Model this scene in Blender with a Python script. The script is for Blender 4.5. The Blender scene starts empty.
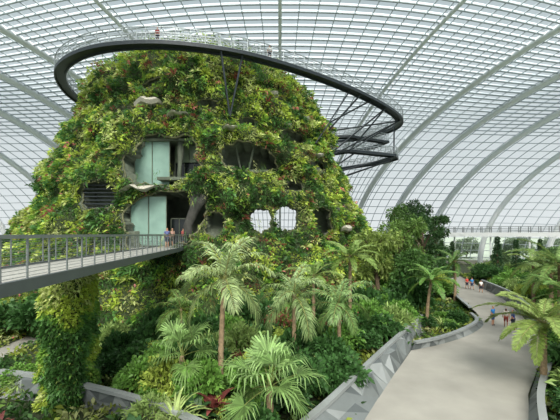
import bpy, math, random
import numpy as np
from mathutils import Vector, Matrix, noise
random.seed(7); rng=np.random.default_rng(7)
scene=bpy.context.scene
COL=scene.collection
try: scene.view_settings.view_transform='Standard'
except Exception: pass
EYE=8.2; F=350.0; HY=234.0
def gp(px,py,z=0.0):
    Y=F*(EYE-z)/(py-HY); return ((px-280)*Y/F,Y,z)
def lin(c):
    return tuple(((x/255)/12.92 if x/255<=0.04045 else ((x/255+0.055)/1.055)**2.4) for x in c)
# ---------------- materials
def mat(name,rgb,rough=0.6,metal=0.0,var=0.15,scale=3.0,bump=0.0,spec=0.5):
    m=bpy.data.materials.new(name); m.use_nodes=True; nt=m.node_tree; b=nt.nodes['Principled BSDF']
    c=lin(rgb)
    tc=nt.nodes.new('ShaderNodeTexCoord'); n=nt.nodes.new('ShaderNodeTexNoise'); n.inputs['Scale'].default_value=scale; n.inputs['Detail'].default_value=5
    nt.links.new(tc.outputs['Object'],n.inputs['Vector'])
    r=nt.nodes.new('ShaderNodeValToRGB'); r.color_ramp.elements[0].position=.3; r.color_ramp.elements[1].position=.7
    r.color_ramp.elements[0].color=tuple(x*(1-var) for x in c)+(1,); r.color_ramp.elements[1].color=tuple(min(1,x*(1+var)) for x in c)+(1,)
    nt.links.new(n.outputs['Fac'],r.inputs['Fac']); nt.links.new(r.outputs['Color'],b.inputs['Base Color'])
    b.inputs['Roughness'].default_value=rough; b.inputs['Metallic'].default_value=metal
    b.inputs['Specular IOR Level'].default_value=spec
    if bump>0:
        bp=nt.nodes.new('ShaderNodeBump'); bp.inputs['Strength'].default_value=bump
        nt.links.new(n.outputs['Fac'],bp.inputs['Height']); nt.links.new(bp.outputs['Normal'],b.inputs['Normal'])
    return m
def leafmat(name):
    m=bpy.data.materials.new(name); m.use_nodes=True; nt=m.node_tree; nt.nodes.remove(nt.nodes['Principled BSDF'])
    out=nt.nodes['Material Output']
    a=nt.nodes.new('ShaderNodeAttribute'); a.attribute_name='Col'
    g=nt.nodes.new('ShaderNodeNewGeometry')
    hs=nt.nodes.new('ShaderNodeHueSaturation'); hs.inputs['Saturation'].default_value=.98; mr=nt.nodes.new('ShaderNodeMapRange'); mr.inputs['To Min'].default_value=.65; mr.inputs['To Max'].default_value=1.4
    nt.links.new(g.outputs['Random Per Island'],mr.inputs['Value']); nt.links.new(mr.outputs['Result'],hs.inputs['Value']); nt.links.new(a.outputs['Color'],hs.inputs['Color'])
    p=nt.nodes.new('ShaderNodeBsdfPrincipled'); p.inputs['Roughness'].default_value=.5; p.inputs['Specular IOR Level'].default_value=.4
    t=nt.nodes.new('ShaderNodeBsdfTranslucent'); mx=nt.nodes.new('ShaderNodeMixShader'); mx.inputs[0].default_value=.35
    nt.links.new(hs.outputs['Color'],p.inputs['Base Color']); nt.links.new(hs.outputs['Color'],t.inputs['Color'])
    nt.links.new(p.outputs[0],mx.inputs[1]); nt.links.new(t.outputs[0],mx.inputs[2]); nt.links.new(mx.outputs[0],out.inputs['Surface'])
    return m
M_leaf=leafmat('leaf_material')
M_rock=mat('planting_substrate',(50,62,34),.95,var=.4,scale=1.5)  # substrate coloured dark to paint in the shade between leaves
M_inner=mat('cave_concrete',(98,106,92),.9,var=.3,scale=.8)
M_steel=mat('dark_painted_steel',(50,58,64),.5,.1,var=.08)
M_rail=mat('railing_steel',(168,176,180),.4,.3,var=.05)
M_rail2=mat('bridge_railing_steel',(136,142,142),.4,.2,var=.05)
M_lat=mat('lattice_steel',(186,196,203),.6,0,var=.03,scale=.2)
M_rib=mat('arch_rib_steel',(246,250,252),.5,0,var=.02,scale=.2)
M_deck=mat('bridge_decking',(158,158,152),.7,var=.08,scale=2)
M_conc=mat('path_concrete',(146,144,136),.85,var=.14,scale=.45)
M_soil=mat('bed_soil',(50,60,34),.95,var=.4,scale=.8)
M_out=mat('outside_paving',(150,162,148),.9,var=.15,scale=.05)  # distance haze is mixed into this grey-green paving colour
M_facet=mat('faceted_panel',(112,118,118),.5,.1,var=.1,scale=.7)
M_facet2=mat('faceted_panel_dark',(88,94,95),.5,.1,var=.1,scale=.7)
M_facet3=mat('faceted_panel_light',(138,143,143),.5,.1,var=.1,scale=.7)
M_trunk=mat('palm_trunk_bark',(140,120,94),.9,var=.35,scale=6,bump=.4)
M_bark=mat('tree_bark',(98,84,66),.9,var=.3,scale=5,bump=.3)
M_stone=mat('pale_stone',(190,186,172),.8,var=.15,scale=1.5)
M_white=mat('white_steel',(250,252,252),.5,var=.02)
M_green=mat('pale_green_glass',(140,172,160),.12,0,var=.3,scale=.35)
M_dark=mat('dark_glass',(28,34,34),.15,0,var=.2,scale=.5)
M_rim=mat('opening_rim_render',(104,106,78),.85,var=.3,scale=2)
# ---------------- mesh builder
class MB:
    def __init__(s): s.v=[]; s.f=[]; s.m=[]
    def add(s,v,f,mi=0):
        o=len(s.v); s.v.extend([tuple(p) for p in v]); s.f.extend([tuple(i+o for i in q) for q in f]); s.m.extend([mi]*len(f))
    def box(s,c,size,rz=0,mi=0):
        x,y,z=[d/2 for d in size]; cs,sn=math.cos(rz),math.sin(rz)
        v=[]
        for a,b,d in [(-x,-y,-z),(x,-y,-z),(x,y,-z),(-x,y,-z),(-x,-y,z),(x,-y,z),(x,y,z),(-x,y,z)]:
            v.append((c[0]+a*cs-b*sn,c[1]+a*sn+b*cs,c[2]+d))
        s.add(v,[(0,3,2,1),(4,5,6,7),(0,1,5,4),(1,2,6,5),(2,3,7,6),(3,0,4,7)],mi)
    def tube(s,pts,rad,n=6,mi=0,closed=False):
        pts=[Vector(p) for p in pts]; N=len(pts)
        if not hasattr(rad,'__len__'): rad=[rad]*N
        v=[];f=[]
        for i,p in enumerate(pts):
            if closed: d=pts[(i+1)%N]-pts[i-1]
            else: d=pts[min(i+1,N-1)]-pts[max(i-1,0)]
            d.normalize(); up=Vector((0,0,1)) if abs(d.z)<.92 else Vector((1,0,0))
            a=d.cross(up).normalized(); b=a.cross(d)
            for k in range(n):
                t=2*math.pi*k/n; v.append(p+(a*math.cos(t)+b*math.sin(t))*rad[i])
        for i in range(N if closed else N-1):
            for k in range(n):
                j=(i+1)%N
                f.append((i*n+k,i*n+(k+1)%n,j*n+(k+1)%n,j*n+k))
        if not closed:
            f.append(tuple(range(n))[::-1]); f.append(tuple((N-1)*n+k for k in range(n)))
        s.add(v,f,mi)
    def sweep(s,pts,sec,mi=0,closed=False):
        pts=[Vector(p) for p in pts]; N=len(pts); v=[];f=[];n=len(sec)
        for i,p in enumerate(pts):
            d=(pts[(i+1)%N]-pts[i-1]) if closed else pts[min(i+1,N-1)]-pts[max(i-1,0)]
            d.z=0; d.normalize(); l=Vector((-d.y,d.x,0))
            for (a,z) in sec: v.append(p+l*a+Vector((0,0,z)))
        for i in range(N if closed else N-1):
            j=(i+1)%N
            for k in range(n): f.append((i*n+k,i*n+(k+1)%n,j*n+(k+1)%n,j*n+k))
        if not closed:
            f.append(tuple(range(n))[::-1]); f.append(tuple((N-1)*n+k for k in range(n)))
        s.add(v,f,mi)
    def mesh(s,name,mats,smooth=False):
        me=bpy.data.meshes.new(name); me.from_pydata(s.v,[],s.f)
        for m in (mats if isinstance(mats,(list,tuple)) else [mats]): me.materials.append(m)
        me.polygons.foreach_set('material_index',s.m)
        if smooth: me.polygons.foreach_set('use_smooth',[True]*len(s.f))
        me.update(); return me
def put(name,me,parent=None,loc=None,label=None,cat=None,group=None,kind=None):
    o=bpy.data.objects.new(name,me); COL.objects.link(o)
    if parent: o.parent=parent
    if loc: o.location=loc
    if label: o['label']=label
    if cat: o['category']=cat
    if group: o['group']=group
    if kind: o['kind']=kind
    return o
def top(name,label,cat,loc=(0,0,0),group=None,kind=None):
    o=put(name,None,None,loc,label,cat,group,kind); o.empty_display_size=.3; return o
def npmesh(name,V,Fq,mats,cols=None):
    me=bpy.data.meshes.new(name); nv=len(V); nf=len(Fq); k=Fq.shape[1]
    me.vertices.add(nv); me.vertices.foreach_set('co',V.astype(np.float32).ravel())
    me.loops.add(nf*k); me.loops.foreach_set('vertex_index',Fq.astype(np.int32).ravel())
    me.polygons.add(nf); me.polygons.foreach_set('loop_start',np.arange(nf,dtype=np.int32)*k)
    me.update(calc_edges=True)
    if cols is not None:
        a=me.color_attributes.new('Col','FLOAT_COLOR','POINT')
        c=np.ones((nv,4),np.float32); c[:,:3]=cols; a.data.foreach_set('color',c.ravel())
    me.materials.append(mats); me.validate(); return me
def unit(a): return a/np.maximum(1e-9,np.linalg.norm(a,axis=1,keepdims=True))
def leaves(name,P,D,L,Wd,C,m=M_leaf):
    n=len(P); D=unit(D); Rr=rng.normal(size=(n,3)); Rr[:,2]*=.5
    S=unit(np.cross(D,Rr)); L=L[:,None]; Wd=Wd[:,None]
    droop=np.zeros((n,3)); droop[:,2]=-1
    mid=P+D*L*.5; tip=P+D*L+droop*L*.25
    V=np.stack([P,mid+S*Wd*.5,tip,mid-S*Wd*.5],1).reshape(-1,3)
    Fq=np.arange(n*4).reshape(n,4)
    return npmesh(name,V,Fq,m,np.repeat(C,4,axis=0))
# ================= WORLD, SUN, CAMERA
w=bpy.data.worlds.new('sky'); scene.world=w; w.use_nodes=True; nt=w.node_tree; bg=nt.nodes['Background']
tc=nt.nodes.new('ShaderNodeTexCoord'); sp=nt.nodes.new('ShaderNodeSeparateXYZ'); cr=nt.nodes.new('ShaderNodeValToRGB')
nt.links.new(tc.outputs['Generated'],sp.inputs[0]); nt.links.new(sp.outputs['Z'],cr.inputs[0]); nt.links.new(cr.outputs[0],bg.inputs[0])
cr.color_ramp.elements[0].position=0; cr.color_ramp.elements[0].color=(.76,.81,.82,1)
cr.color_ramp.elements[1].position=.58; cr.color_ramp.elements[1].color=(.44,.53,.56,1)
e_=cr.color_ramp.elements.new(.8); e_.color=(1.5,1.55,1.56,1)
bg.inputs[1].default_value=1.02
sl=bpy.data.lights.new('sun_light','SUN'); sl.energy=6.8; sl.angle=math.radians(28); sl.color=(1,.96,.87)
so=bpy.data.objects.new('sun_light',sl); COL.objects.link(so); so.rotation_euler=(math.radians(47),math.radians(12),math.radians(-8))
cd=bpy.data.cameras.new('camera'); cam=bpy.data.objects.new('camera',cd); COL.objects.link(cam); scene.camera=cam
cd.sensor_width=36; cd.lens=22.5; cd.shift_y=24/560; cd.clip_end=1500; cam.location=(0,0,EYE); cam.rotation_euler=(math.pi/2,0,0)
# ================= DOME
def domeP(a,t):
    Px,Py=75*a,105-20*a*a; ph=math.radians(55)*math.tanh(a/.32); f=(1-math.cos(t))/2; H=51*(1-.18*min(1,abs(a))**2)
    Ln=165+10*abs(a)
    return Vector((Px+math.sin(ph)*Ln*f,Py-math.cos(ph)*Ln*f,H*math.sin(t)))
A=np.concatenate([np.arange(-1.2,-.3,.03),np.arange(-.3,.3,.015),np.arange(.3,1.2001,.03)])
T=np.radians(np.concatenate([np.linspace(0,42,19)[:-1],np.linspace(42,128,84)]))
G=np.array([[tuple(domeP(a,t)) for t in T] for a in A])
du=np.gradient(G,axis=0); dv=np.gradient(G,axis=1); Nn=np.cross(du,dv); Nn/=np.maximum(1e-9,np.linalg.norm(Nn,axis=2,keepdims=True))
cen=np.array([0,30,0]); sgn=np.sign(((G-cen)*Nn).sum(2,keepdims=True)); Nn*=sgn
VV=[];FF=[];off=0
def strip(P,N,w,h):
    global off
    Tn=unit(np.gradient(P,axis=0)); S=np.cross(Tn,N); S=unit(S)
    V=np.stack([P+S*w/2-N*h/2,P+S*w/2+N*h/2,P-S*w/2+N*h/2,P-S*w/2-N*h/2],1); n=len(P)
    i=np.arange(n-1)[:,None]*4; k=np.arange(4)[None]
    Fq=np.stack([i+k,i+(k+1)%4,i+4+(k+1)%4,i+4+k],2).reshape(-1,4)+off
    VV.append(V.reshape(-1,3)); FF.append(Fq); off+=n*4
for i in range(len(A)): strip(G[i],Nn[i],.13,.2)
for j in range(len(T)): 
    q=min(1,max(0,(math.degrees(T[j])-38)/15)); strip(G[:,j],Nn[:,j],.13+.05*q,.22+.4*q)
lat=put('ceiling',npmesh('ceiling',np.concatenate(VV),np.concatenate(FF),M_lat),kind='structure')
lat['label']='glass dome lattice of pale steel glazing bars'
k=0
for a in [-1.1,-.9,-.72,-.55,-.4,-.27,-.14,0,.14,.27,.4,.55,.72,.9,1.1]:
    k+=1; VV=[];FF=[];off=0
    TT=np.linspace(0,math.radians(128),60)
    P=np.array([tuple(domeP(a,t)) for t in TT]); P2=np.array([tuple(domeP(a+.01,t)) for t in TT])
    N=unit(np.cross(P2-P,np.gradient(P,axis=0))); N*=np.sign(((P-cen)*N).sum(1,keepdims=True))
    ws=.6 if abs(a)<.2 else 1.2
    strip(P-N*.3,N,ws,.9 if ws>1 else .6)
    o=put('trim_%d'%k,npmesh('arch_rib',np.concatenate(VV),np.concatenate(FF),M_rib),kind='structure'); o['label']='large curved white steel arch rib of the dome'
mb=MB(); base=[tuple(domeP(a,0)) for a in np.arange(-1.2,1.21,.05)]
mb.sweep(base,[(-.3,0),(.3,0),(.3,1.1),(-.3,1.1)])
put('wall_back',mb.mesh('wall_back',M_stone),kind='structure')
mb=MB(); mb.add([(-600,-100,-.35),(600,-100,-.35),(600,900,-.35),(-600,900,-.35)],[(0,1,2,3)])
put('floor_outside',mb.mesh('floor_outside',M_out),kind='structure')
fl=[tuple(domeP(a,0)) for a in np.arange(-1.2,1.21,.05)]; fl=[(x,y,-.02) for x,y,z in fl]
mb=MB(); mb.add(fl+[(90,-25,-.02),(-90,-25,-.02)],[tuple(range(len(fl)+2))[::-1]])
put('floor',mb.mesh('floor',M_soil),kind='structure')
# path
pathpx=[(365,420),(385,388),(405,360),(411,351),(440,345),(468,336),(484,325),(478,315),(462,300),(453,288),(450,279),(459,276),(478,286),(503,299),(522,316),(536,334),(548,350),(538,368),(528,395),(530,420)]
pp=[gp(*p,) for p in pathpx]
pp=[(-1.5,6,0)]+[(x,y,0) for x,y,z in pp]+[(8,6,0)]
mb=MB(); top_=[(x,y,.04) for x,y,z in pp]; n=len(pp); bot=[(x,y,-.3) for x,y,z in pp]
mb.add(top_+bot,[tuple(range(n))[::-1]]+[(i,(i+1)%n,n+(i+1)%n,n+i) for i in range(n)])
o=put('garden_path',mb.mesh('garden_path',M_conc),label='pale grey concrete visitor path winding between planting beds',cat='path')
strip2=[gp(-60,372),gp(0,349),gp(45,329),gp(75,322),gp(75,328),gp(45,338),gp(0,360),gp(-60,392)]
mb=MB(); mb.add([(x,y,.05) for x,y,z in strip2],[tuple(range(8))]); mb.add([(x,y,-.2) for x,y,z in strip2],[tuple(range(8))])
put('footpath',mb.mesh('footpath',M_conc),label='narrow pale concrete footpath beside the planted wall',cat='path')
def smooth(pts,seg=6,closed=False):
    P=[Vector(p) for p in pts]; N=len(P); out=[]
    for i in range(N if closed else N-1):
        if closed: a,b,c,d=P[i-1],P[i],P[(i+1)%N],P[(i+2)%N]
        else: a,b,c,d=P[max(i-1,0)],P[i],P[i+1],P[min(i+2,N-1)]
        for s in range(seg):
            t=s/seg; out.append(.5*((2*b)+(c-a)*t+(2*a-5*b+4*c-d)*t*t+(3*b-a-3*c+d)*t**3))
    if not closed: out.append(P[-1])
    return out
def resample(pts,step,closed=False):
    P=[Vector(p) for p in pts]; 
    if closed: P.append(P[0])
    out=[];acc=0;nxt=0
    for i in range(len(P)-1):
        L=(P[i+1]-P[i]).length
        while nxt<=acc+L:
            t=(nxt-acc)/max(L,1e-6); out.append((P[i].lerp(P[i+1],t),(P[i+1]-P[i]).normalized())); nxt+=step
        acc+=L
    return out
# ================= FACETED PLANTER WALLS
def facet_wall(name,lo,hi,label,rows=2,step=.85,cap=.3,z0=.0):
    lo=[p for p,_ in resample(lo,step)]; N=len(lo); hs=smooth(hi,10) 
    Ltot=sum((hs[i+1]-hs[i]).length for i in range(len(hs)-1)); hi=[p for p,_ in resample(hs,Ltot/(N-1)*.9999)][:N]
    while len(hi)<N: hi.append(hs[-1])
    e=top(name,label,'planter wall')
    g=[]
    for i in range(N):
        row=[]
        for r in range(rows+1):
            f=r/rows; p=lo[i].lerp(hi[i],f)
            if 0<r<rows: p=p+Vector((random.uniform(-.1,.1),random.uniform(-.1,.1),random.choice([-.08,.38])+random.uniform(-.05,.05)))
            row.append(p)
        g.append(row)
    mb=MB()
    for i in range(N-1):
        for r in range(rows):
            a,b,c,d=g[i][r],g[i+1][r],g[i+1][r+1],g[i][r+1]
            if (i+r)%2: tr=[(a,b,c),(a,c,d)]
            else: tr=[(a,b,d),(b,c,d)]
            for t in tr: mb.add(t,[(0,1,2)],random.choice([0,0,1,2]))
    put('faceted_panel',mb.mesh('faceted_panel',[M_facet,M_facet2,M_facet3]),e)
    mb=MB(); mb.sweep(hi,[(-cap/2,-.1),(cap/2,-.1),(cap/2,.06),(-cap/2,.06)])
    put('coping',mb.mesh('coping',M_facet3),e)
    return e
lo=smooth([(1.0,11,0),gp(365,420),gp(385,390),gp(409,353),gp(427,328)],8)
hi=[(-1.1,10.5,1.15),gp(316,412,1.15),gp(355,376,1.15),gp(388,345,1.15),gp(422,315,1.15)]
facet_wall('faceted_planter_wall',lo,hi,'sloping silver faceted planter wall edging the palm bed by the path')
lo=smooth([gp(-80,392),gp(20,400),gp(95,410),gp(165,430),gp(230,455)],8)
hi=[gp(-80,364,1.1),gp(20,373,1.1),gp(95,387,1.1),gp(165,407,1.1),gp(235,440,1.1)]
facet_wall('faceted_planter_wall',lo,hi,'low silver triangular-faceted planter wall below the planted column')
lo=smooth([gp(528,440),gp(529,400),gp(539,370),gp(550,352)],8)
hi=[gp(545,430,.7),gp(541,392,.7),gp(549,364,.7),gp(562,346,.7)]
facet_wall('faceted_planter_wall',lo,hi,'small dark faceted planter kerb with leafy shrubs',rows=1)
lo=smooth([gp(479,286.5),gp(504,299.5),gp(523,316.5),gp(537,334)],8)
hi=[gp(482,280,1.2),gp(509,291,1.2),gp(530,306,1.2),gp(549,324,1.2)]
facet_wall('faceted_planter_wall',lo,hi,'long grey faceted planter wall bordering the distant path',rows=2,step=1.1)
lo=smooth([gp(411,351),gp(440,345),gp(468,336),gp(484,325),gp(478,315)],4)
hi=[gp(415,342,.6),gp(440,337,.6),gp(465,328,.6),gp(477,320,.6),gp(471,313,.6)]
facet_wall('planter_kerb',lo,hi,'pale stone kerb around the tree fern bed',rows=1,step=.9)
lo=smooth([gp(477,313),gp(461,299.5),gp(452,288),gp(449,279)],8)
hi=[gp(470,307,1.0),gp(455,294,1.0),gp(446,283,1.0),gp(444,275,1.0)]
facet_wall('faceted_planter_wall',lo,hi,'grey faceted planter wall following the distant path bend',rows=1,step=1.3)
# ================= MOUNTAIN
CX,CY=-11.4,57.0
ZS=[0,4,8.2,13.7,19.4,25,29,30.6,31.4]; RS=[31,27.3,24.6,22.4,20.3,18.1,16.1,13.9,9.5]
def R(z,th):
    r=float(np.interp(z,ZS,RS)); c,s=math.cos(th),math.sin(th)
    r+=1.6*noise.noise(Vector((c*4+.6,s*4,z*.16)))+1.0*noise.noise(Vector((c*9+5,s*9,z*.38)))
    if z>7: r-=.9*max(0,math.cos(th+.35))**2*min(1,(z-7)/8)
    if z<27 and s<0: r+=.4*math.sin(z*1.05+c*3)
    return r
def surf(th,z):
    r=R(z,th); return Vector((CX+r*math.cos(th),CY+r*math.sin(th),z))
def front(X,z):
    th=-math.pi/2
    for _ in range(8):
        r=R(z,th); dx=max(-1,min(1,(X-CX)/r)); th=-math.acos(dx)
    return th
OPN=[ # key,X,Z,rx,rz
 ('A',-12.2,15.8,3.4,2.8),('B',-11.0,9.6,3.9,2.8),('C',-3.4,16.5,2.9,1.7),('E',-18.2,12.1,2.0,1.6),('F',4.7,9.6,1.3,1.7),
 ('D',-2.0,9.7,1.1,1.25),('d',.7,9.9,1.2,1.5),('G',-3.9,20.9,1.2,.7),('H',4.8,16.8,1.1,.8),('I',-17.0,21.8,1.7,.8),
 ('K',1.6,20.2,1.3,.8),('L',7.6,12.2,.8,1.3),('M',.4,24.6,1.3,.7),('N',1.4,13.8,1.3,.8),('O',-14.3,25,1.4,.6),('P',-8.2,22.8,1.3,.6),('S',-6.3,9.2,.9,1.3)]
DEP={'A':5,'B':7,'C':5,'E':2.5,'F':3}
def rnd(k,t): return 1+.24*noise.noise(Vector((math.cos(t)*1.6,math.sin(t)*1.6,ord(k)*1.7)))+.22*noise.noise(Vector((math.cos(t)*4,math.sin(t)*4,ord(k)*3.7)))
def inside(p,s=1.0):
    if p.y>CY: return None
    for k,x,z,rx,rz in OPN:
        a=(p.x-x)/(rx*s); b=(p.z-z)/(rz*s)
        if abs(a)>1.4 or abs(b)>1.4: continue
        q=rnd(k,math.atan2(b,a))
        if (abs(a)/q)**2.4+(abs(b)/q)**2.4<1: return k
    return None
NT,NZ=840,150
zs=np.linspace(0,31.4,NZ); verts=[];fl_=[]
for j,z in enumerate(zs):
    for i in range(NT):
        th=2*math.pi*i/NT; p=surf(th,z); k=inside(p) if -3.0<th-2*math.pi<-.1 else None
        if k and k not in 'Dd': p=p+Vector((0,DEP.get(k,2.2),0))
        verts.append(p); fl_.append(k)
mb=MB(); faces=[];mi=[]
for j in range(NZ-1):
    for i in range(NT):
        a,b,c,d=j*NT+i,j*NT+(i+1)%NT,(j+1)*NT+(i+1)%NT,(j+1)*NT+i
        ks=[fl_[q] for q in (a,b,c,d)]; p=verts[a]; nd=ks.count('D')+ks.count('d')
        if nd>=3: continue
        if p.y>CY+5 and -8<p.x<5 and 7.0<p.z<14.5: continue
        faces.append((a,b,c,d)); mi.append(1 if any(ks) and nd==0 else 0)
verts.append(Vector((CX,CY,31.8)))
for i in range(NT): faces.append(((NZ-1)*NT+i,(NZ-1)*NT+(i+1)%NT,len(verts)-1)); mi.append(0)
mb.v=[tuple(v) for v in verts]; mb.f=faces; mb.m=mi
MT=top('planted_mountain','towering conical mountain densely covered in green plants with cave openings','artificial mountain',(0,0,0))
put('mountain_shell',mb.mesh('mountain_shell',[M_rock,M_inner],True),MT)
for k,x,z,rx,rz in OPN:
    pts=[]; lin_=[]
    for i in range(48):
        t=2*math.pi*i/48; c,s=math.cos(t),math.sin(t); e=2/2.4; q=rnd(k,t)
        X=x+q*rx*abs(c)**e*math.copysign(1,c); Z=z+q*rz*abs(s)**e*math.copysign(1,s); p=surf(front(X,Z),Z); pts.append(p+Vector((0,.12,0)))
    r0=.1 if rx>2 else .07
    mb=MB(); mb.tube(pts,[r0+.07*noise.noise(p*.6) for p in pts],6,closed=True); put('opening_rim',mb.mesh('opening_rim',M_rim,True),MT,label='weathered rim of cave opening')
    if k in 'Dd':
        mb=MB(); v=[];f=[]
        for p in pts: v+=[p,p+Vector((0,3,0))]
        for i in range(48): a=2*i;b=2*((i+1)%48); f.append((a,b,b+1,a+1))
        mb.add(v,f); put('opening_lining',mb.mesh('opening_lining',M_inner),MT)
def glaz(x0,x1,z0,z1,y,n,m,name='glass_panel'):
    mb=MB(); mb.box(((x0+x1)/2,y,(z0+z1)/2),(x1-x0,.08,z1-z0)); put(name,mb.mesh(name,m),MT,label='glazed screen inside cave opening')
    mb=MB()
    for i in range(n+1):
        X=x0+(x1-x0)*i/n; mb.box((X,y-.08,(z0+z1)/2),(.07,.12,z1-z0))
    for Z in (z0,z1): mb.box(((x0+x1)/2,y-.08,Z),(x1-x0,.12,.09))
    put('glazing_frame',mb.mesh('glazing_frame',M_inner),MT)
ya=surf(front(-12.3,15.7),15.7).y; yb=surf(front(-11.0,9.4),9.4).y
glaz(-15.7,-11.9,12.7,18.6,ya+2.2,2,M_green); glaz(-11.8,-8.6,14.2,16.2,ya+3.8,3,M_dark)
M_oliv=mat('olive_glass',(112,130,102),.3,var=.1)
glaz(-11.8,-8.6,16.2,18.2,ya+3.8,2,M_oliv)
mb=MB(); mb.box((-10.6,ya+2.5,14.0),(4.4,3.6,.3)); mb.box((-12.2,ya+3.2,18.3),(6.2,3.0,.25)); put('floor_slab',mb.mesh('floor_slab',M_inner),MT)
mb=MB(); mb.tube([(-11.0,ya+2.4,13.5),(-10.9,ya+2.4,15.5),(-10.7,ya+2.4,18.4)],[.3,.22,.45],10); put('column',mb.mesh('column',M_inner,True),MT)
glaz(-15,-11.4,7.0,12.0,yb+2.2,2,M_green); glaz(-11.3,-9.6,7.0,9.8,yb+3.4,2,M_dark,'entrance_door')
mb=MB(); mb.tube([(-8.6,yb+.8,7),(-8.9,yb+.8,9.0),(-8.3,yb+1.0,10.6),(-7.8,yb+1.2,12)],[.65,.42,.5,1.0],10)
put('rock_pillar',mb.mesh('rock_pillar',mat('dark_rock',(70,70,66),.9,var=.3),True),MT)
mb=MB(); mb.box((-11.0,yb+2.7,6.8),(7.8,7,.2)); put('entrance_floor',mb.mesh('entrance_floor',M_deck),MT)
ye=surf(front(-18.2,12.1),12.1).y
mb=MB()
for i in range(7): mb.box((-18.2,ye+.5,10.9+i*.38),(3.7,.25,.09),0)
put('slatted_screen',mb.mesh('slatted_screen',M_steel),MT)
yc=surf(front(-3.8,16.5),16.5).y
mb=MB(); mb.box((-3.6,yc+2.2,15.2),(4.6,3.4,.25)); put('floor_slab',mb.mesh('floor_slab',M_inner),MT)
mb=MB(); mb.tube([(-4.4,yc+1.5,15.2),(-5.0,yc+1.4,18.0)],[.12,.12],8); mb.tube([(-3.6,yc+1.5,15.2),(-3.0,yc+1.4,18.0)],[.12,.12],8); put('raking_column',mb.mesh('raking_column',M_inner),MT)
def ledge(X,Z,w,h,m=M_stone):
    p=surf(front(X,Z),Z)
    mb=MB(); n=12; v=[]
    for a,(s,zz,yy) in enumerate([(.55,-1,.3),(1,-.5,-.15),(1,.3,-.35),(.6,1,-.1)]):
        for i in range(n):
            t=2*math.pi*i/n; v.append((p.x+w*s*math.cos(t)*(1+.25*math.sin(i*2.3)),p.y-.3+yy*1.2+.9*s*math.sin(t),p.z+h*zz+.15*w*math.sin(i*1.7+1)))
    f=[]
    for a in range(3):
        for i in range(n): f.append((a*n+i,a*n+(i+1)%n,(a+1)*n+(i+1)%n,(a+1)*n+i))
    f+= [tuple(range(n))[::-1],tuple(3*n+i for i in range(n))]
    mb.add(v,f); put('stone_ledge',mb.mesh('stone_ledge',m),MT,label='pale weathered stone ledge')
for a in [(-14.4,22.6,1.3,.45),(-10.8,20.9,1.0,.16),(-1.0,25.2,.8,.3),(.9,21.4,.5,.3),(4.8,18.2,.8,.22),(8.0,8.8,.6,.4),(-13.5,12.6,1.7,.12),(-5.2,19.4,.8,.2),(3.2,23,.6,.3)]: ledge(*a)
PAL=[lin(c) for c in [(184,204,82),(128,170,66),(68,110,50),(160,178,92),(148,88,70),(216,128,124),(216,226,148),(98,146,76)]]
PAL=np.array(PAL)
def veg_colors(P,sc=.33,red=True):
    n=len(P); C=np.zeros((n,3)); bush=np.zeros(n); rr=rng.random(n)
    for i in range(n):
        p=Vector(P[i]); v=noise.noise(p*sc)+.35*noise.noise(p*sc*3.1); u=noise.noise(p*sc*1.5+Vector((40,3,9))); q=noise.noise(p*sc*2.2+Vector((9,30,1)))
        if u>.42 and red: k=4 if rr[i]<.45 else 3
        elif q>.46 and red: k=5 if rr[i]<.35 else 0
        elif v<-.24: k=2
        elif v<-.09: k=7
        elif v<.07: k=1
        elif v<.34: k=0
        else: k=6 if rr[i]<.6 else 3
        if rr[i]>.92: k=(2,7,1,3)[int(rr[i]*1e4)%4]
        C[i]=PAL[k]; bush[i]=v
    return C,bush
def mountain_leaves(n,thr,L0):
    P=[];Nn_=[]
    while len(P)<n:
        th=-math.pi/2+random.uniform(-thr,thr); z=31.4*random.random()**1.05; r=float(np.interp(z,ZS,RS))
        if random.random()>r/31: continue
        p=surf(th,z)
        if inside(p,1.0): continue
        P.append(p); Nn_.append((math.cos(th),math.sin(th),.15 if z<28 else .9))
    P=np.array([tuple(p) for p in P]); N=unit(np.array(Nn_)); C,b=veg_colors(P,.46)
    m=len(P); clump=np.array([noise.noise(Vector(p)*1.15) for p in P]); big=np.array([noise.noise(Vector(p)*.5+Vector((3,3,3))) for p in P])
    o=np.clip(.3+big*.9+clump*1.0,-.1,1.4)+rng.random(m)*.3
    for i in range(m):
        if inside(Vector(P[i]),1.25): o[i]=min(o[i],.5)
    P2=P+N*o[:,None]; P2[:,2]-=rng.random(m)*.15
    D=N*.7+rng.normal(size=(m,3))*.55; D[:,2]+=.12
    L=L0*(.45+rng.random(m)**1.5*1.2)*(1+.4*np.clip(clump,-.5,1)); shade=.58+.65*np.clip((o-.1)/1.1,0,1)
    Wd=L*(.25+.3*rng.random(m))
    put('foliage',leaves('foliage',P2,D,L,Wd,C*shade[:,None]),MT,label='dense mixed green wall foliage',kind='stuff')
mountain_leaves(240000,1.9,.31)
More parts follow.
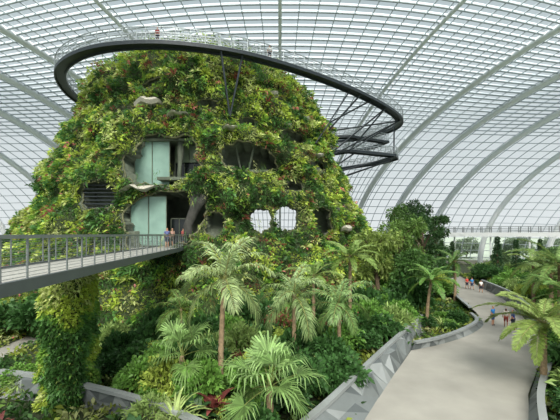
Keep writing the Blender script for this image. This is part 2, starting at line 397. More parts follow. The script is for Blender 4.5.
def tufts(n):
    P=[];D=[];L=[];C=[]
    for _ in range(n):
        th=-math.pi/2+random.uniform(-1.8,1.8); z=random.uniform(1,31.3); p=surf(th,z)
        if inside(p,1.15): continue
        nrm=Vector((math.cos(th),math.sin(th),.3)); c=PAL[random.choice([0,0,1,1,2,2,3,6,6,7,4])]*random.uniform(.8,1.2); s=random.uniform(.5,1.1)
        for k in range(18):
            d=nrm*.7+Vector((random.gauss(0,.6),random.gauss(0,.6),random.gauss(.25,.5))); P.append(tuple(p+nrm*.3)); D.append(tuple(d)); L.append(s*random.uniform(.6,1.1)); C.append(c)
    for _ in range(520):
        th=-math.pi/2+random.uniform(-1.5,1.5); z=random.uniform(5,29); p=surf(th,z); ln=random.uniform(.6,1.7)
        if inside(p-Vector((0,0,ln*.9)),.75): continue
        nrm=Vector((math.cos(th),math.sin(th),0)); c=PAL[random.choice([0,1,2,7,6])]*random.uniform(.8,1.2)
        for k in range(24):
            P.append(tuple(p+nrm*.7+Vector((random.gauss(0,.15),random.gauss(0,.1),-ln*k/24)))); D.append((random.gauss(0,.5)+nrm.x*.4,random.gauss(0,.5)+nrm.y*.4,-.8)); L.append(random.uniform(.15,.35)); C.append(c)
    for _ in range(420):
        th=-math.pi/2+random.uniform(-1.9,1.9); z=random.uniform(30,31.4); p=surf(th,z); c=PAL[random.choice([0,1,2,3,7])]*random.uniform(.8,1.2); hh=random.uniform(.8,2.4)
        for k in range(34):
            P.append(tuple(p+Vector((random.gauss(0,.4),random.gauss(0,.4),random.random()*hh)))); D.append((random.gauss(0,.6),random.gauss(0,.6),random.gauss(.5,.5))); L.append(random.uniform(.3,.8)); C.append(c)
    L=np.array(L); put('fern_tufts',leaves('fern_tufts',np.array(P),np.array(D),L,L*.18,np.array(C)),MT,kind='stuff',label='arching fern and grass tufts on the wall')
tufts(1700)
# summit shelter
mb=MB(); mb.box((-14,50,33.6),(11,7,.25)); 
for x in (-18.8,-15.5,-12.5,-9.2):
    for y in (47,53): mb.box((x,y,31.8),(.2,.2,3.6))
SV=top('summit_shelter','low flat-roofed steel shelter on top of the mountain','shelter')
put('frame',mb.mesh('frame',M_steel),SV)
mb=MB(); mb.box((-14,47.3,31.2),(9.4,.1,1.6)); put('parapet',mb.mesh('parapet',M_stone),SV)
# ================= WALKWAYS
def walkway(name,pts,label,w=1.7,closed=False,rail=1.15,pstep=1.5,deckm=M_steel,cat='walkway',th=.45,pw=.07,beamm=M_steel,wr=.018,nw=4,railm=M_rail):
    e=top(name,label,cat)
    mb=MB(); mb.sweep(pts,[(-w/2,-.1),(w/2,-.1),(w/2,0),(-w/2,0)],closed=closed); put('deck',mb.mesh('deck',deckm),e)
    for s in (-1,1):
        mb=MB(); a=s*w/2; mb.sweep(pts,[(a-.08,-th),(a+.08,-th),(a+.08,.08),(a-.08,.08)],closed=closed); put('edge_beam',mb.mesh('edge_beam',beamm),e)
        mb=MB()
        for i in range(nw+1):
            z=rail*(1-i/(nw+.6)); r=.045 if i==0 else wr
            mb.sweep(pts,[(a-r,z-r),(a+r,z-r),(a+r,z+r),(a-r,z+r)],closed=closed)
        put('handrail',mb.mesh('handrail',railm),e)
    pm=MB(); pm.box((0,0,rail/2),(pw,pw,rail)); pme=pm.mesh('railing_post',railm)
    cnt=0; rest=MB(); Q=[]
    for p,d in resample(pts,pstep,closed):
        l=Vector((-d.y,d.x,0)).normalized()
        for s in (-1,1): Q.append(p+l*(s*w/2))
    Q.sort(key=lambda v:v.y)
    for v in Q:
        cnt+=1
        if cnt<=96: put('railing_post',pme,e,tuple(v))
        else: rest.box((v.x,v.y,v.z+rail/2),(pw,pw,rail))
    if rest.v: put('far_railing_post',rest.mesh('far_railing_post',railm),e,kind='stuff')
    return e
ringp=[(-14,37,28.3),(-8.5,37.7,28.3),(-3.4,39.5,28.3),(2.5,43,28.3),(9.7,48.6,28.3),(16.7,55.5,28.3),(21,61.5,28.3),(21.5,67,28.3),(18,72.5,28.3),(11,77,28.3),(1,80,28.3),(-14,79.5,28.3),(-25,72,28.3),(-29.6,61,28.3),(-30.2,52,28.3),(-28.3,45.2,28.3),(-25,40.9,28.3),(-20,38,28.3)]
ring=smooth(ringp,6,True)
RW=walkway('aerial_walkway',ring,'looping dark steel aerial walkway circling the mountain top',w=1.15,closed=True,th=.3,rail=1.5,pw=.07,wr=.022,nw=5)
low=[Vector(p) for p in [(6.5,59.5,22),(11.5,58,22),(19.8,61.2,22),(20.9,63.6,22),(19.5,67,22),(12,74.5,22),(8,78,22)]]
LW=walkway('aerial_walkway',low,'lower angular dark steel walkway spur braced beside the mountain',w=1.2,th=.35,rail=1.3,pw=.07,wr=.022)
def strut(par,a,b,r=.13):
    mb=MB(); mb.tube([a,b],r,8); put('support_strut',mb.mesh('support_strut',M_steel),par)
for (X,zz,rp) in [(-5.6,21.3,(-4.2,39.0,28.1)),(-5.6,21.3,(-6.4,38.0,28.1)),(4.2,20,(9.7,48.6,28.1))]:
    p=surf(front(X,zz),zz)+Vector((0,-.6,0)); strut(RW,tuple(p),rp,.11)
for a,b in [((6.4,54,19.5),(16.7,55.5,28.1)),((6.4,54,19.5),(21,61.5,28.1)),((6.4,57,17.5),(12.5,58.3,21.7)),((6.4,57,17.5),(19.8,61.2,21.7)),((6.4,59,16.5),(20.5,64,21.7)),((7,64,17),(19.5,67,21.7)),((5,57,24.5),(21,61.5,28.1)),((20.5,63,21.9),(21.2,65,28.1)),((11.5,58,22),(16.7,55.5,28.1)),((14,70,18),(12,74.5,21.7)),((11.5,58,22),(21,61.5,28.1)),((6,56,25),(13.5,52.3,28.1)),((6,50,22),(11.5,50,28.1))]: strut(LW if b[2]<22 else RW,a,b,.13)
lowB=[Vector(p) for p in [(6,62,25.2),(12,61,25.2),(19.5,64.5,25.2),(18,69,25.2),(10,75,25.2)]]
walkway('aerial_walkway',lowB,'middle dark steel walkway ramp behind the ring',w=1.2,th=.3,rail=1.3,pw=.07,wr=.022)
# main bridge
dirv=Vector((-.095,.9955,0)); p0=Vector((-6.4,8,6.98)); nl=Vector((-.9955,-.095,0)); c0=p0+nl*1.45
bp=[tuple(c0+dirv*t) for t in np.linspace(-7,27.5,36)]
BR=walkway('footbridge',bp,'grey decked steel footbridge leading into the mountain opening',w=2.9,rail=1.15,pstep=1.0,deckm=M_deck,cat='bridge',th=.24,pw=.04,wr=.006,nw=12,beamm=mat('bridge_beam',(96,102,104),.5,.2,var=.05),railm=M_rail2)
mb=MB()
for t in np.linspace(-6,25,16): 
    c=c0+dirv*t; mb.box((c.x,c.y,c.z-.2),(2.5,.14,.2),math.atan2(dirv.y,dirv.x)-math.pi/2)
put('cross_beam',mb.mesh('cross_beam',M_steel),BR,kind='stuff')
# perimeter gallery
gal=[]
for a in np.arange(.42,1.21,.05):
    p=domeP(a,0); gal.append((p.x*.92,p.y*.92,8.5))
GW=walkway('perimeter_gallery',gal,'white railed elevated gallery running along the dome glazing',w=2.2,rail=1.5,pstep=2.0,deckm=M_white,cat='walkway',th=.95,pw=.14,beamm=M_white,wr=.05,nw=3,railm=M_rail2)
mb=MB(); mb.tube([(0,0,0),(0,0,7.6)],.2,8); cm=mb.mesh('column',M_white)
for p,_ in resample(gal,8): put('column',cm,GW,(p.x,p.y,0))
# ================= PLANT GENERATORS
def frond_mesh(name,L,e0,e1,nl,ll,lw,col,droop=.3,seed=0,rach=.025):
    r=random.Random(seed); V=[];Fq=[];C=[]
    c=np.array(lin(col)); pts=[]; p=Vector((0,0,0)); N=24
    for i in range(N+1):
        pts.append(p.copy()); s=i/N; e=math.radians(e0+(e1-e0)*s**1.2); p=p+Vector((math.cos(e),0,math.sin(e)))*(L/N)
    def rh(a,b,cc,d,col_):
        o=len(V); V.extend([a,b,cc,d]); Fq.append((o,o+1,o+2,o+3)); C.extend([col_]*4)
    for k in range(nl):
        s=.12+.88*k/(nl-1); x=s*N; i=min(int(x),N-1); q=pts[i].lerp(pts[i+1],x-i); t=(pts[i+1]-pts[i]).normalized()
        le=ll*(math.sin(math.pi*(s*.86+.1))**.6)*r.uniform(.8,1.15)
        for sd in (-1,1):
            side=Vector((0,sd,0)); d=(side*(1-.45*s)+t*(.35+.6*s)+Vector((0,0,.15+r.uniform(-.2,.15)))).normalized()
            wv=t.cross(d).cross(d).normalized()*lw*.5
            m1=q+d*le*.5; m1.z-=.03*le; tp=q+d*le*.92; tp.z-=droop*le*r.uniform(.6,1.4); cc=c*r.uniform(.75,1.25)
            rh(q,q+d*le*.12+wv*.6,m1+wv,m1-wv,cc); rh(m1-wv,m1+wv,tp+wv*.1,tp-wv*.1,cc)
    rc=np.array(lin((150,150,92)))
    for i in range(N):
        for a in (Vector((0,1,0)),Vector((0,0,1))):
            w1=rach*(1-i/N)+.006; rh(pts[i]-a*w1,pts[i]+a*w1,pts[i+1]+a*w1*.9,pts[i+1]-a*w1*.9,rc)
    return npmesh(name,np.array([tuple(v) for v in V]),np.array(Fq),M_leaf,np.array(C))
def fan_mesh(name,L,e0,col,seed=0,nseg=26,pet=.5):
    r=random.Random(seed); V=[];Fq=[];C=[]; c=np.array(lin(col))
    def rh(a,b,cc,d,col_):
        o=len(V); V.extend([a,b,cc,d]); Fq.append((o,o+1,o+2,o+3)); C.extend([col_]*4)
    p=Vector((0,0,0)); N=8; pts=[]
    for i in range(N+1):
        pts.append(p.copy()); e=math.radians(e0-22*(i/N)); p=p+Vector((math.cos(e),0,math.sin(e)))*(L*pet/N)
    rc=np.array(lin((140,150,86)))
    for i in range(N):
        for a in (Vector((0,1,0)),Vector((0,0,1))): rh(pts[i]-a*.025,pts[i]+a*.025,pts[i+1]+a*.018,pts[i+1]-a*.018,rc)
    h=pts[-1]; e=math.radians(e0-30); fx=Vector((math.cos(e),0,math.sin(e))); fz=Vector((-math.sin(e),0,math.cos(e)))
    for k in range(nseg):
        a=math.radians(-120+240*k/(nseg-1)); le=L*(1-pet)*(1.25-.4*abs(a)/2.2)*r.uniform(.85,1.12)
        d=(fx*math.cos(a)+Vector((0,1,0))*math.sin(a)+fz*(.28*abs(math.sin(a)))).normalized(); wv=fz.cross(d).normalized()*le*.036
        m1=h+d*le*.45; m2=h+d*le*.75; m2.z-=le*.08; t=h+d*le*.95; t.z-=le*r.uniform(.28,.55); cc=c*r.uniform(.75,1.25)
        rh(h-wv*.1,h+wv*.1,m1+wv,m1-wv,cc); rh(m1-wv,m1+wv,m2+wv*.7,m2-wv*.7,cc); rh(m2-wv*.7,m2+wv*.7,t+wv*.1,t-wv*.1,cc)
    return npmesh(name,np.array([tuple(v) for v in V]),np.array(Fq),M_leaf,np.array(C))
def palm(name,loc,h,r,label,kind='pinnate',n=22,col=(140,160,85),tr=.16,lean=(0,0),seed=0,cat='palm',dr=98):
    e=top(name,label,cat,loc); rr=random.Random(seed)
    mb=MB(); pts=[];rad=[]
    K=int(max(8,h*5))
    for i in range(K+1):
        s=i/K; pts.append((lean[0]*s*s,lean[1]*s*s,h*s-.02*(i==0))); rad.append(tr*(1.25-.35*s)*(1.12 if i%2 else .95))
    mb.tube(pts,rad,10); put('trunk',mb.mesh('trunk',M_trunk,True),e)
    ms=[]
    for k,(e0) in enumerate([78,52,26,-8]):
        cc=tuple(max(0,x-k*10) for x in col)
        if kind=='pinnate': ms.append(frond_mesh('frond',r*1.18,e0,e0-dr,30,r*.32,r*.032,cc,seed=seed*10+k,droop=.42))
        elif kind=='fern': ms.append(frond_mesh('frond',r*1.1,e0*.75,e0*.75-70,60,r*.2,r*.028,cc,droop=.1,seed=seed*10+k))
        else: ms.append(fan_mesh('frond',r*1.15,e0+5,cc,seed=seed*10+k))
    for i in range(n):
        k=min(3,int(i/n*4)); o=put('frond',ms[k],e,(lean[0],lean[1],h-.05)); o.rotation_euler=(rr.uniform(-.2,.2),rr.uniform(-.15,.15),i*2.39996+rr.uniform(-.2,.2)); s=rr.uniform(.8,1.15); o.scale=(s,s,s)
    return e
palm('palm',(-2.9,17,0),6.0,2.65,'tall feathery palm with slender brown trunk and pale green fronds','pinnate',15,(164,184,128),.12,seed=1,lean=(.2,0),dr=98)
palm('palm',(.8,19.8,0),4.8,2.1,'feathery pale green palm in the planted bed','pinnate',13,(154,178,122),.11,seed=2)
palm('fan_palm',(-.4,13.6,0),2.3,1.85,'fan palm with bright spiky drooping leaves near the planter wall','fan',15,(140,172,106),.14,seed=3)
palm('fan_palm',(-4.6,16.4,0),2.5,1.65,'fan palm with folded green leaves beside the taller palm','fan',11,(132,164,98),.12,seed=4)
palm('palm',(3.6,21.3,0),3.9,2.1,'arching feathery palm beside the faceted wall','pinnate',13,(134,166,102),.11,seed=5)
palm('tree_fern',(5.4,27.0,0),6.5,2.3,'slender tree fern with spreading light crown below the mountain','fern',16,(148,178,98),.12,seed=6,cat='tree fern')
palm('tree_fern',(12.4,29.6,0),4.4,2.3,'large tree fern with leaning brown trunk in kerbed path bed','fern',18,(120,164,82),.12,seed=7,cat='tree fern',lean=(.5,.2))
palm('tree_fern',(14.0,18.6,0),3.5,2.8,'arching green tree fern over the planter kerb','fern',24,(146,168,92),.15,seed=8,cat='tree fern')
palm('tree_fern',(24.4,31.5,0),4.6,2.7,'leafy tree fern beside the visitors','fern',18,(140,168,104),.16,seed=9,cat='tree fern')
palm('tree_fern',(19.6,24.5,0),6.0,2.9,'tall tree fern at the planter edge by the visitors','fern',20,(130,160,90),.14,seed=15,cat='tree fern')
palm('tree_fern',(17.6,21,0),4.4,2.5,'dark tree fern behind the planter kerb','fern',18,(108,146,72),.15,seed=16,cat='tree fern')
palm('tree_fern',(27.5,38,0),5.0,2.6,'bright tree fern above the grey planter wall','fern',18,(150,176,100),.15,seed=17,cat='tree fern')
palm('palm',(-6.1,21.5,0),3.6,1.8,'green palm growing against the planted wall','pinnate',12,(118,150,78),.11,seed=11)
palm('tree_fern',(20.5,41,0),5.0,2.3,'tall dark tree fern near the far path bend','fern',16,(104,140,74),.14,seed=12,cat='tree fern')
palm('tree_fern',(2.4,25,0),5.2,1.9,'tree fern amid shrubs at the mountain foot','fern',14,(146,174,98),.11,seed=13,cat='tree fern')
# shrubs
def shrub_parts(r,h,col,n,ls,lw,seed):
    g=np.random.default_rng(seed); u=unit(g.normal(size=(n,3))); u[:,2]=np.abs(u[:,2])*1.0-.15; rad=(.5+.5*g.random(n))
    lump=1+.3*np.sin(u[:,0]*5+seed)*np.cos(u[:,1]*6+seed)
    P=np.stack([u[:,0]*r*rad*lump,u[:,1]*r*rad*lump,h*.5+u[:,2]*h*.5*rad*lump],1)
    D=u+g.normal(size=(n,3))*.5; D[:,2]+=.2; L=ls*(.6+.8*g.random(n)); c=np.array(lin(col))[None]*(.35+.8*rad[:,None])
    fo=leaves('foliage',P,D,L,L*lw,c)
    mb=MB()
    for i in range(6):
        t=i*1.05; mb.tube([(0,0,0),(.3*r*math.cos(t),.3*r*math.sin(t),h*.4),(.6*r*math.cos(t+.3),.6*r*math.sin(t+.3),h*.75)],[.04,.03,.012],5)
    return fo,mb.mesh('stem',M_bark)
kinds={}
spec=[('leafy_shrub',1.1,1.7,(106,150,64),1600,.22,.5,'rounded mid-green leafy shrub in the planting bed'),
('leafy_shrub',1.0,1.4,(168,186,84),1600,.2,.4,'yellow-green leafy shrub in the planting bed'),
('leafy_shrub',1.2,1.9,(60,98,48),1600,.28,.5,'dark green glossy shrub in the planting bed'),
('flowering_shrub',.9,1.2,(146,92,76),1100,.2,.35,'reddish-brown foliage shrub in the planting bed'),
('leafy_shrub',1.2,1.5,(136,162,90),900,.4,.2,'olive green shrub with long slender leaves'),]
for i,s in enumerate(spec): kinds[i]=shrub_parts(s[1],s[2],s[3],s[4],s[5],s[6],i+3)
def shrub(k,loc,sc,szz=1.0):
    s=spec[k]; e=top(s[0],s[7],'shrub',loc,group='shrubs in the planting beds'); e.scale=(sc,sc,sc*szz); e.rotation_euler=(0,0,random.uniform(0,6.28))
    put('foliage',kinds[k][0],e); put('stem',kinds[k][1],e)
def inpoly(x,y,poly):
    c=False; n=len(poly)
    for i in range(n):
        x1,y1=poly[i][:2]; x2,y2=poly[i-1][:2]
        if (y1>y)!=(y2>y) and x<(x2-x1)*(y-y1)/(y2-y1)+x1: c=not c
    return c
def near_path(x,y,m):
    return any(inpoly(x+dx,y+dy,pp) for dx,dy in ((m,0),(-m,0),(0,m),(0,-m),(0,0)))
bed=[(-5,12),(-1.6,11.5),(.6,14),(2.6,17.3),(5.6,22),(10.9,30),(15,38),(20,50),(16,52),(8,34),(2,29),(-6,26.5),(-13,26),(-9,20)]
pts=[];tries=0
while len(pts)<120 and tries<8000:
    tries+=1; x=random.uniform(-14,21); y=random.uniform(11,52)
    if inpoly(x,y,bed) and not near_path(x,y,1.6) and all((x-a)**2+(y-b)**2>.8 for a,b in pts): pts.append((x,y))
for x,y in pts:
    k=random.choices([0,1,2,3,4],[3,1.3,4.6,.8,2])[0]; sc=random.uniform(.75,1.15)
    if y>26: sc*=1.4
    if y<16: sc*=.65
    shrub(k,(x,y,0),sc,random.uniform(.9,1.5))
for (x0,x1,y0,y1,n,s0,s1) in [(14,30,40,60,34,1.1,1.9),(30,72,62,74,44,1.0,1.7),(26,46,36,60,38,.9,1.5),(12.6,13.9,12,22,6,.6,.8),(14.5,22,16,23,20,.8,1.4),(22,31,25,35,24,.9,1.5),(-18,-8,18,20.5,16,.5,.9),(-34,-18,26,34,26,1,1.6),(15,18,29,33,5,.5,.7),(11.5,15.5,29.5,31.5,6,.4,.6)]:
    c=0;t=0
    while c<n and t<800:
        t+=1; x=random.uniform(x0,x1); y=random.uniform(y0,y1)
        if near_path(x,y,1.8) : continue
        c+=1; shrub(random.choices([0,1,2,3,4],[3,1.8,3,.5,2])[0],(x,y,0),random.uniform(s0,s1),random.uniform(.8,1.2))
def rosette_mesh(L,n,wd,col,seed):
    r=random.Random(seed); V=[];Fq=[];C=[]
    for i in range(n):
        a=i*2.4; e=math.radians(r.uniform(25,80)); le=L*r.uniform(.7,1.1); p=Vector((0,0,0)); pr=None; K=5; c=np.array(lin(col))*r.uniform(.75,1.25)
        s=Vector((-math.sin(a),math.cos(a),0))
        for k in range(K+1):
            w_=wd*le*math.sin(math.pi*(.12+.88*k/K))**.7*.5 if k<K else .01
            l,q=p-s*w_,p+s*w_
            if pr: o=len(V); V.extend([pr[0],pr[1],q,l]); Fq.append((o,o+1,o+2,o+3)); C.extend([c]*4)
            pr=(l,q); e2=e-math.radians(85)*(k/K)**1.3; p=p+Vector((math.cos(a)*math.cos(e2),math.sin(a)*math.cos(e2),math.sin(e2)))*(le/K)
    return npmesh('leaf_rosette',np.array([tuple(v) for v in V]),np.array(Fq),M_leaf,np.array(C))
ros=[(rosette_mesh(1.5,26,.14,(108,152,74),1),'nest fern with long arching strap leaves'),(rosette_mesh(1.2,20,.34,(60,96,54),2),'broad dark-leaved tropical plant'),(rosette_mesh(1.1,22,.22,(134,70,66),3),'red-leaved rosette plant among shrubs'),(rosette_mesh(1.5,34,.08,(160,180,108),4),'pale spiky grass-like clump')]
def rosette(k,loc,s):
    o=put('rosette_plant',ros[k][0],None,loc,ros[k][1],'plant','rosette plants in the beds'); o.scale=(s,s,s); o.rotation_euler=(0,0,random.uniform(0,6))
c=0
while c<36:
    x=random.uniform(-7,10); y=random.uniform(12.5,28)
    if inpoly(x,y,bed): c+=1; rosette(random.choices([0,1,2,3],[3,3,.4,1.5])[0],(x,y,random.uniform(.2,.9)),random.uniform(.8,1.3))
for x,y,k in [(-11.6,14.3,2),(-12.3,14.6,1),(-10.9,13.2,1),(-8.4,12.8,1),(-7,12.6,1),(-9.6,13.2,0),(-13,14.9,0),(-5.6,12.6,3),(-7.8,13.2,3),(-4.6,12.8,0),(13.4,16,1),(13.6,14.5,1),(14.2,18,0),(12.6,30.5,3),(14,30.2,3),(15,30,0),(-11.5,18.6,0),(-9.3,18.8,3),(-8.2,18.4,0),(-12.8,19,1),(-7.3,18.8,1)]: rosette(k,(x,y,.0),random.uniform(.7,1.0))
P=[]
while len(P)<50000:
    x=random.uniform(-34,45); y=random.uniform(11,70)
    if random.random()>min(1,14/y+.25): continue
    if near_path(x,y,.5) or (x-CX)**2+(y-CY)**2<29**2: continue
    if inpoly(x,y,strip2): continue
    P.append((x,y,0))
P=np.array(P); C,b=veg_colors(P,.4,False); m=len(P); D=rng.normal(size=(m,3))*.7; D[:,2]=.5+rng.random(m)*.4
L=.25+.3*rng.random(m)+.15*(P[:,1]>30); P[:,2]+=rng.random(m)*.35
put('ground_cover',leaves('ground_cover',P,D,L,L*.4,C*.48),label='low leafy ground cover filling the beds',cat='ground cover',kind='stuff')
# planted column under bridge
CE=top('planted_column','square bridge pier wrapped in climbing green plants','column',(-10.2,17.0,0))
mb=MB(); mb.box((0,0,3.15),(1.4,1.4,6.3)); put('pier',mb.mesh('pier',M_rock),CE)
n=15000; ang=rng.random(n)*2*math.pi; sx=np.cos(ang); sy=np.sin(ang); mx=np.maximum(abs(sx),abs(sy)); zz=rng.random(n)*6.2
PP=np.stack([sx/mx*.74,sy/mx*.74,zz],1); NN=np.stack([sx,sy,np.zeros(n)],1); C,b=veg_colors(PP+np.array([3,50,7]),.5,False)
lump=np.array([noise.noise(Vector(p)*1.5) for p in PP]); PP=PP+NN*(.1+.3*np.clip(lump+.2,0,1))[:,None]
L=.1+.16*rng.random(n); put('foliage',leaves('foliage',PP,NN*.6+rng.normal(size=(n,3))*.6,L,L*.5,C*.95),CE,kind='stuff')
# trees
def tree(name,loc,h,r,col,label,n=5200,seed=0,ls=.5,conic=False,cat='tree'):
    e=top(name,label,cat,loc); rr=random.Random(seed); g=np.random.default_rng(seed); mb=MB()
    mb.tube([(0,0,0),(.1*r,0,h*.3),(0,.05*r,h*.6),(0,0,h*.88)],[.035*h,.028*h,.02*h,.006*h],8); cl=[]
    if conic:
        for i in range(14):
            z=.12+.86*i/13; cl.append(((0,0,h*z),r*(1.05-z)*1.0+.12))
    else:
        for i in range(15):
            a=i*2.4; z=rr.uniform(.4,.95); q=rr.uniform(.3,.9)*r*(1.2-.5*z); b=(q*math.cos(a),q*math.sin(a),h*z); mb.tube([(0,0,h*(z-.25)),(b[0]*.5,b[1]*.5,h*(z-.08)),b],[.014*h,.01*h,.004*h],5); cl.append((b,r*rr.uniform(.2,.38)))
        cl.append(((0,0,h*.92),r*.28))
    put('trunk',mb.mesh('trunk',M_bark),e); P=[];D=[]
    per=n//len(cl)
    for c,q in cl:
        u=unit(g.normal(size=(per,3))); rad=(.4+.6*g.random((per,1))); P.append(np.array(c)+u*rad*q*np.array([1,1,.9])); D.append(u)
    P=np.concatenate(P);D=np.concatenate(D)+g.normal(size=(len(P),3))*.5; L=ls*(.5+g.random(len(P)))
    c=np.array(lin(col))[None]*(.6+.6*g.random((len(P),1))); put('foliage',leaves('foliage',P,D,L,L*.45,c),e)
TR=[((23,60,0),14.4,3.6,(62,94,54),'dark green broadleaf tree rising behind the mountain flank'),((19,55,0),13.2,3.4,(96,132,66),'mid-green leafy tree beside the mountain'),
((15,44,0),9.8,3.4,(114,148,72),'leafy tree at the mountain foot'),((20,49,0),11.2,3.2,(66,102,54),'dark bushy tree along the planted slope'),
((9.8,36,0),8.4,2.9,(146,168,86),'yellow-green small tree at the mountain base'),((26.5,60,0),11.4,2.6,(72,106,58),'dark green tree by the far path'),((13.2,35,0),6.6,2.3,(84,122,60),'small leafy tree beside tree fern'),
((31,34,0),10.6,3.4,(104,136,76),'green tree beside the faceted path wall'),((27.8,31.5,0),8.6,2.6,(134,164,108),'pale green leafy tree beside visitors'),((42,54,0),6.0,2.4,(104,138,82),'round green tree in the far bed'),
((31,76,0),4.6,2.0,(134,158,108),'small light green tree near glazing'),((48,76,0),4.8,2.2,(120,148,102),'small green tree near glazing'),((60,76,0),5.2,2.4,(112,142,96),'green tree beneath the gallery'),
((-36,44,0),8,3.5,(80,114,62),'green tree at the mountain flank'),((-30,34,0),6,3,(100,134,68),'leafy tree beyond the bridge'),
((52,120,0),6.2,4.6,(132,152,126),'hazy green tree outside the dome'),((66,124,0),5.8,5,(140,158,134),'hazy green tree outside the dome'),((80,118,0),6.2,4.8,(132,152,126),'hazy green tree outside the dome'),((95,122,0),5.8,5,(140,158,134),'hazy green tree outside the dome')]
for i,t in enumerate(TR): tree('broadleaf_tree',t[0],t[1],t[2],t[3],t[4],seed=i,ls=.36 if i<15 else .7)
for i,(x,y,h,r,c) in enumerate([(38.5,62,7.6,1.2,(60,94,56)),(34.5,70,6.6,.9,(76,108,66)),(44.5,66,7.0,1.0,(66,100,60)),(52,70,7.0,1.0,(76,108,64)),(30.5,66,6.8,.9,(72,104,58))]):
    tree('conifer_tree',(x,y,0),h,r,c,'narrow columnar dark green conifer in the far bed',2000,50+i,.3,True)
# ================= PEOPLE
M_skin=mat('skin',(190,140,112),.6,var=.05)
M_hair=mat('hair',(34,26,22),.7,var=.1); M_eye=mat('eye',(20,16,14),.3,var=.0); M_lip=mat('lips',(150,84,76),.6,var=.05); M_shoe=mat('shoe',(60,56,54),.7,var=.1)
def skinmesh(name,J,E,m,sub=1):
    me=bpy.data.meshes.new(name+'_rig'); names=list(J); me.from_pydata([J[k][0] for k in names],[(names.index(a),names.index(b)) for a,b in E],[]); o=bpy.data.objects.new('tmp',me); COL.objects.link(o)
    sk=o.modifiers.new('Skin','SKIN'); sv=me.skin_vertices[0].data
    for i,k in enumerate(names):
        r=J[k][1]; sv[i].radius=(r,r); sv[i].use_root=(i==0)
    sb=o.modifiers.new('Sub','SUBSURF'); sb.levels=sub; sb.render_levels=sub
    dg=bpy.context.evaluated_depsgraph_get(); out=bpy.data.meshes.new_from_object(o.evaluated_get(dg)); out.name=name
    bpy.data.objects.remove(o); out.materials.clear(); out.materials.append(m); out.polygons.foreach_set('use_smooth',[True]*len(out.polygons)); return out
def body_joints(stride,armf):
    J={'pel':((0,0,.95),.125),'sp':((0,0,1.15),.115),'ch':((0,0,1.36),.14),'nk':((0,.0,1.5),.055),'hd':((0,-.01,1.6),.085),'ht':((0,-.01,1.69),.075),'hz':((0,-.01,1.735),.035),'ns':((0,-.115,1.615),.014)}
    E=[('pel','sp'),('sp','ch'),('ch','nk'),('nk','hd'),('hd','ht'),('ht','hz'),('hd','ns')]
    for s,n in ((-1,'L'),(1,'R')):
        f=stride*s; a=-armf*s
        J['sh'+n]=((.18*s,0,1.43),.058); J['el'+n]=((.235*s,.02+a*.3,1.15),.042); J['wr'+n]=((.25*s,-.06+a,.92),.028); J['pa'+n]=((.25*s,-.075+a,.85),.034)
        E+=[('ch','sh'+n),('sh'+n,'el'+n),('el'+n,'wr'+n),('wr'+n,'pa'+n)]
        for q,(dy,ln) in enumerate([(-.03,.075),(-.01,.085),(.01,.078),(.03,.06)]):
            J['f%d'%q+n]=((.25*s,-.075+a+dy,.81),.009); J['g%d'%q+n]=((.243*s,-.085+a+dy,.81-ln*.9),.007); E+=[('pa'+n,'f%d'%q+n),('f%d'%q+n,'g%d'%q+n)]
        J['th'+n]=((.235*s,-.125+a,.84),.01); J['tj'+n]=((.225*s,-.14+a,.80),.008); E+=[('pa'+n,'th'+n),('th'+n,'tj'+n)]
        J['hp'+n]=((.095*s,0,.9),.088); J['kn'+n]=((.1*s,-f*.45-.02*abs(stride)*3,.5),.06); J['an'+n]=((.1*s,-f+.02,.08),.04); J['to'+n]=((.11*s,-f-.13,.035),.034)
        E+=[('pel','hp'+n),('hp'+n,'kn'+n),('kn'+n,'an'+n),('an'+n,'to'+n)]
    return J,E
bodies={}
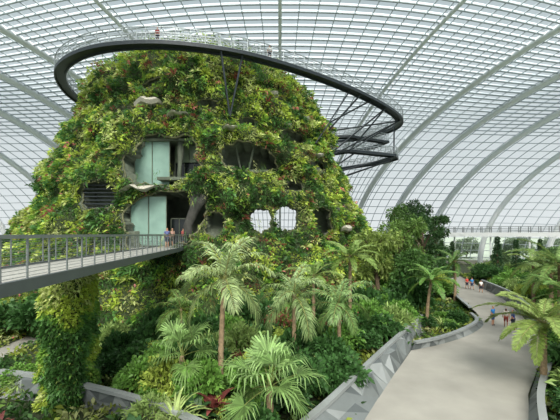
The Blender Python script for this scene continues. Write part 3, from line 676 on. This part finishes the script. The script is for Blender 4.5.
def person(loc,face,shirt,trou,label,stride=.0,scale=1.0,short=True,longhair=False,hair=None):
    key=(stride,)
    J,E=body_joints(stride,stride*.7)
    if key not in bodies: bodies[key]=skinmesh('body',J,E,M_skin,1)
    e=top('person',label,'person',loc); e.rotation_euler=(0,0,face); e.scale=(scale,)*3
    put('body',bodies[key],e)
    K={k:(J[k][0],J[k][1]+.022) for k in ('ch','sp','pel','shL','shR')}
    for n in 'LR':
        p=Vector(J['sh'+n][0]).lerp(Vector(J['el'+n][0]),.75); K['e'+n]=(tuple(p),.066)
    K['nk']=((0,0,1.455),.075)
    put('shirt',skinmesh('shirt',K,[('ch','sp'),('sp','pel'),('ch','shL'),('ch','shR'),('shL','eL'),('shR','eR'),('ch','nk')],mat('shirt_cloth',shirt,.85,var=.06),1),e)
    K={'pel':((0,0,.94),.145)}; EE=[]
    for n in 'LR':
        K['hp'+n]=(J['hp'+n][0],.108); K['kn'+n]=(J['kn'+n][0],.082); EE+=[('pel','hp'+n),('hp'+n,'kn'+n)]
        if not short:
            a=Vector(J['an'+n][0]); K['an'+n]=(tuple(a+Vector((0,0,.03))),.06); EE.append(('kn'+n,'an'+n))
    put('shorts' if short else 'trousers',skinmesh('trousers',K,EE,mat('trouser_cloth',trou,.85,var=.06),1),e)
    K={'b':((0,.02,1.70),.085),'c':((0,.045,1.62),.075)}; EE=[('b','c')]
    if longhair: K['d']=((0,.075,1.48),.05); EE.append(('c','d'))
    put('hair',skinmesh('hair',K,EE,hair or M_hair,1),e)
    for n in 'LR':
        s=-1 if n=='L' else 1
        a=Vector(J['an'+n][0]); t=Vector(J['to'+n][0]); put('shoe',skinmesh('shoe',{'a':(tuple(a),.05),'b':(tuple(t),.042)},[('a','b')],M_shoe,1),e)
        mb=MB(); mb.box((.032*s,-.088,1.632),(.022,.014,.012)); put('eye',mb.mesh('eye',M_eye),e)
    mb=MB(); mb.box((0,-.088,1.572),(.045,.012,.012)); put('mouth',mb.mesh('mouth',M_lip),e)
def P_(px,py): x,y,z=gp(px,py); return (x,y,.05)
person(P_(493,326),.5,(50,140,215),(70,90,130),'person in blue t-shirt and shorts standing on the path',.0)
person(P_(506,328),2.6,(215,205,195),(150,70,60),'person in pale top and reddish shorts on the path',.18,.97,longhair=True)
person(P_(513,331),-2.4,(60,76,150),(50,54,70),'person in navy shirt and dark shorts beside a companion',.12)
person(P_(467,289),.2,(210,70,60),(60,60,80),'person in red top walking on the far path',.2,.97)
person(P_(472,290),.0,(60,140,200),(50,60,90),'person in light blue shirt walking on the far path',.2)
person(P_(481,293),3.0,(235,235,230),(60,60,70),'person in white shirt walking on the far path',.22)
def onb(t,l): c=c0+dirv*t+nl*l; return (c.x,c.y,6.99)
person(onb(23.0,-.1),.6,(96,104,150),(60,66,90),'person in blue shirt standing on the footbridge',.0)
person(onb(24.3,-.3),-.5,(190,150,136),(70,60,60),'person in salmon top on the footbridge',.12,longhair=True)
person(onb(26.2,-.9),2.4,(170,86,84),(50,50,60),'person in red shirt at the cave entrance',.1)
person((-1.2,40.6,28.35),.4,(220,220,215),(60,60,70),'person in white shirt on the aerial walkway',.1)
person((-13,37.1,28.35),.1,(140,60,60),(60,60,70),'person in dark red shirt on the aerial walkway',.1)
